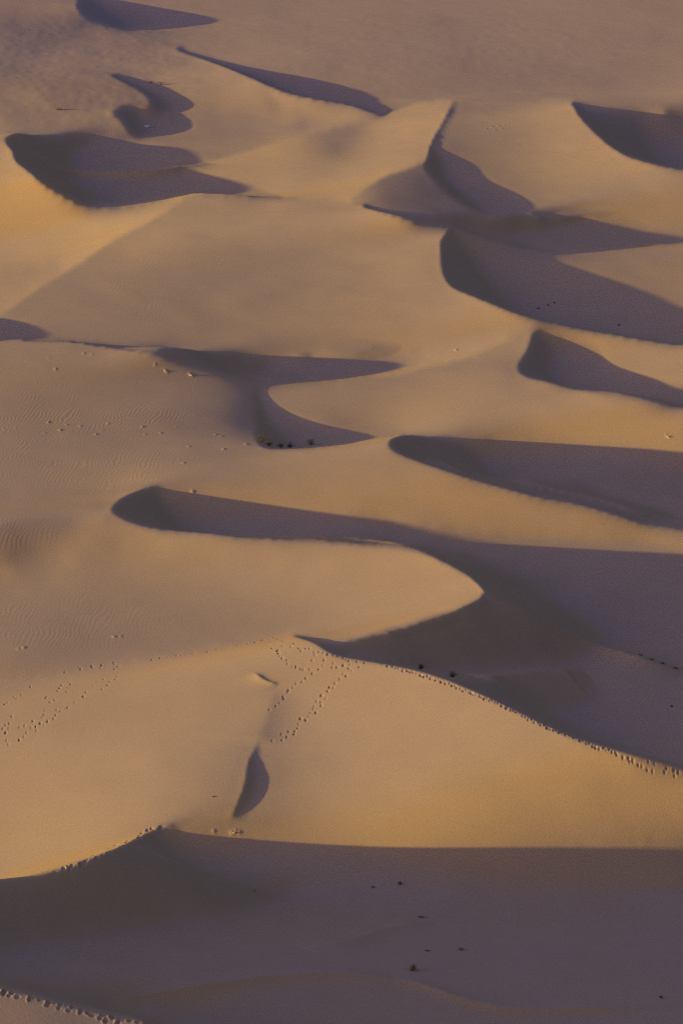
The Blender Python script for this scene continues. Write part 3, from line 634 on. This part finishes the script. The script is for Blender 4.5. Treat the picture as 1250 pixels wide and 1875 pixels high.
def shrub(name, px, py, wide, tall, leaf, label, cat, group=None, leaves=420, rng=RNG, twigs=9, far=False):
    p = spot(px, py)
    root = bpy.data.objects.new(name, None); S.collection.objects.link(root)
    root.location = (p[0], p[1], p[2] - .03); root.empty_display_size = .3
    root['label'] = label; root['category'] = cat
    if group: root['group'] = group
    v, f = [], []; ends = []
    for k in range(twigs):
        a = rng.uniform(0, 2 * math.pi); s = rng.uniform(.2, 1)
        e = (math.cos(a) * wide / 2 * s, math.sin(a) * wide / 2 * s, tall * rng.uniform(.6, 1) * math.sqrt(max(.1, 1 - s * s * .7)))
        mid = (e[0] * .4, e[1] * .4, e[2] * .55); ends += [mid, e]
        twig(v, f, [(0, 0, -.06), mid, e], .022, .008)
    part('stems', v, f, BROWN, root)
    v, f = [], []
    for k in range(leaves):
        c = ends[rng.randrange(len(ends))]
        sp = wide * .16
        c = Vector((c[0] + rng.gauss(0, sp), c[1] + rng.gauss(0, sp), max(.03, c[2] + rng.gauss(0, tall * .14))))
        d = Vector((rng.gauss(0, 1), rng.gauss(0, 1), rng.gauss(.5, 1))).normalized(); u = d.orthogonal().normalized() * rng.uniform(.014, .03); l = d * rng.uniform(.05, .11)
        b0 = len(v); v += [tuple(c - l * .5), tuple(c + u), tuple(c + l * .5), tuple(c - u)]; f.append((b0, b0 + 1, b0 + 2, b0 + 3))
    part('foliage', v, f, leaf, root)
    return root
def brush(px, py, wide, tall, label, mat=None, group=None):
    """a low tangle of dead twigs"""
    p = spot(px, py); v, f = [], []
    for k in range(34):
        a = RNG.uniform(0, 2 * math.pi); s = RNG.uniform(.3, 1) * wide / 2
        x0, y0 = RNG.gauss(0, wide * .12), RNG.gauss(0, wide * .12)
        e = (x0 + math.cos(a) * s, y0 + math.sin(a) * s, RNG.uniform(.3, 1) * tall)
        twig(v, f, [(x0, y0, -.04), ((x0 + e[0]) / 2 + RNG.gauss(0, .04), (y0 + e[1]) / 2, e[2] * .7), e], .026, .010)
    o = part('dead_brush', v, f, mat or BROWN, None, tuple(p))
    o['label'] = label; o['category'] = 'brush'
    if group: o['group'] = group
    return o
def stone(px, py, size, label, mat, group=None):
    p = spot(px, py); s0 = RNG.uniform(0, 99); v, f = [], []
    for k in range(11):
        for q in range(16):
            th, a = math.pi * k / 10, 2 * math.pi * q / 16
            x, y, z = math.sin(th) * math.cos(a), math.sin(th) * math.sin(a), math.cos(th)
            n = noise2(np.array([x * 1.7 + s0]), np.array([y * 1.7 + z * 1.3]), 21)[0] + .4 * noise2(np.array([x * 4 + s0]), np.array([y * 4 - z * 3]), 22)[0]
            g = (1 + .28 * n * math.sin(th)) * size
            v.append((x * g * .6, y * g * .5, z * g * .34))
    for k in range(10):
        for q in range(16):
            f.append((k * 16 + q, (k + 1) * 16 + q, (k + 1) * 16 + (q + 1) % 16, k * 16 + (q + 1) % 16))
    o = part('stone', v, f, mat)
    o.location = (p[0], p[1], p[2] - size * .02); o.rotation_euler = (0, 0, RNG.uniform(0, 6))
    o['label'] = label; o['category'] = 'stone'
    if group: o['group'] = group
    return o
HG = 'shrubs in the dark hollow'
shrub('desert_shrub', 570, 815, 1.2, .85, YELLOW, 'yellow green desert shrub glowing at the bottom of the shaded hollow', 'shrub', HG, 620)
shrub('desert_shrub', 478, 809, .9, .8, OLIVE, 'leftmost and highest of the dark shrubs in the shaded hollow', 'shrub', HG)
shrub('desert_shrub', 494, 816, 1.0, .65, OLIVE, 'second dark shrub from the left at the foot of the shaded hollow', 'shrub', HG)
shrub('desert_shrub', 513, 819, 1.1, .55, OLIVE, 'low wide dark shrub in the middle of the shaded hollow row', 'shrub', HG)
shrub('desert_shrub', 531, 820, .8, .6, OLIVE, 'dark shrub of the hollow row nearest the yellow shrub', 'shrub', HG)
shrub('grass_tuft', 755, 1776, .62, .5, YELLOW, 'bushy olive tuft alone on the shaded sand in front', 'tuft', None, 520)
shrub('desert_shrub', 770, 1226, .7, .5, OLIVE, 'small dark shrub peeking over the footprint crest', 'shrub', 'shrubs behind the footprint crest')
shrub('desert_shrub', 827, 1240, .9, .6, OLIVE, 'larger dark shrub just behind the footprint crest', 'shrub', 'shrubs behind the footprint crest')
brush(732, 1619, .4, .25, 'small upright dark twig clump below the lit dune edge')
brush(683, 1625, .35, .12, 'faint flat scrap of brush left of the twig clump')
brush(771, 1680, .75, .12, 'flat dark brush lying across the shaded foreground')
brush(843, 1739, .65, .14, 'dark brush scrap to the right above the olive tuft')
brush(782, 1741, .35, .08, 'tiny flat brush scrap directly above the olive tuft')
brush(1210, 1827, .35, .2, 'dark brush ball at lower right on the shaded sand')
brush(1228, 1294, .35, .2, 'dark brush speck at right in the shaded hollow beyond the footprint crest')
brush(985, 565, .5, .2, 'first of the dark scraps along the hooked slip face', None, 'brush on the hooked slip face')
brush(1003, 559, .45, .2, 'middle dark scrap in the cluster on the hooked slip face', None, 'brush on the hooked slip face')
brush(1014, 555, .35, .18, 'small upper scrap in the cluster on the hooked slip face', None, 'brush on the hooked slip face')
brush(1133, 596, .5, .25, 'lone dark brush on the slip face to the right of the cluster', None, 'brush on the hooked slip face')
for k, (a, b, size, text) in enumerate(((1172, 1200, .6, 'leftmost dark scrub patch on the shaded valley floor at right'), (1192, 1208, .7, 'second scrub patch on the shaded valley floor at right'), (1212, 1215, .65, 'third scrub patch on the shaded valley floor at right'), (1236, 1224, .9, 'rightmost and widest scrub patch on the shaded valley floor'))):
    brush(a, b, size, .16, text, None, 'scrub on the shaded valley floor')
shrub('desert_shrub', 276, 152, 1.2, .5, OLIVE, 'dark shrub left of its twin on the far hummocky sand', 'shrub', 'far shrubs', 300)
shrub('desert_shrub', 294, 155, 1.5, .5, OLIVE, 'dark shrub right of its twin on the far hummocky sand', 'shrub', 'far shrubs', 300)
brush(107, 201, 1.2, .6, 'dark brush beside pale sand on the far left hummocks')
stone(270, 232, 1.0, 'pale upright stone standing in the soft far shadow at left', PALE)
stone(350, 687, .4, 'darkest clod like stone near the crest of the rippled dune', STONE)
stone(303, 679, .3, 'stone in the short row left of the darkest one on the rippled dune', STONE)
stone(834, 641, .3, 'lone small stone below the pale curving ridge', STONE)
stone(465, 1631, .18, 'tiny dark stone in the shade under the front slip face', DARK)
stone(389, 1459, .22, 'tiny stone on the golden slope left of the dark tear', DARK)
stone(428, 1525, .22, 'little stone at the lit edge below the dark tear', STONE)
stone(1222, 800, .35, 'brown stone on the lit slope at far right', STONE)
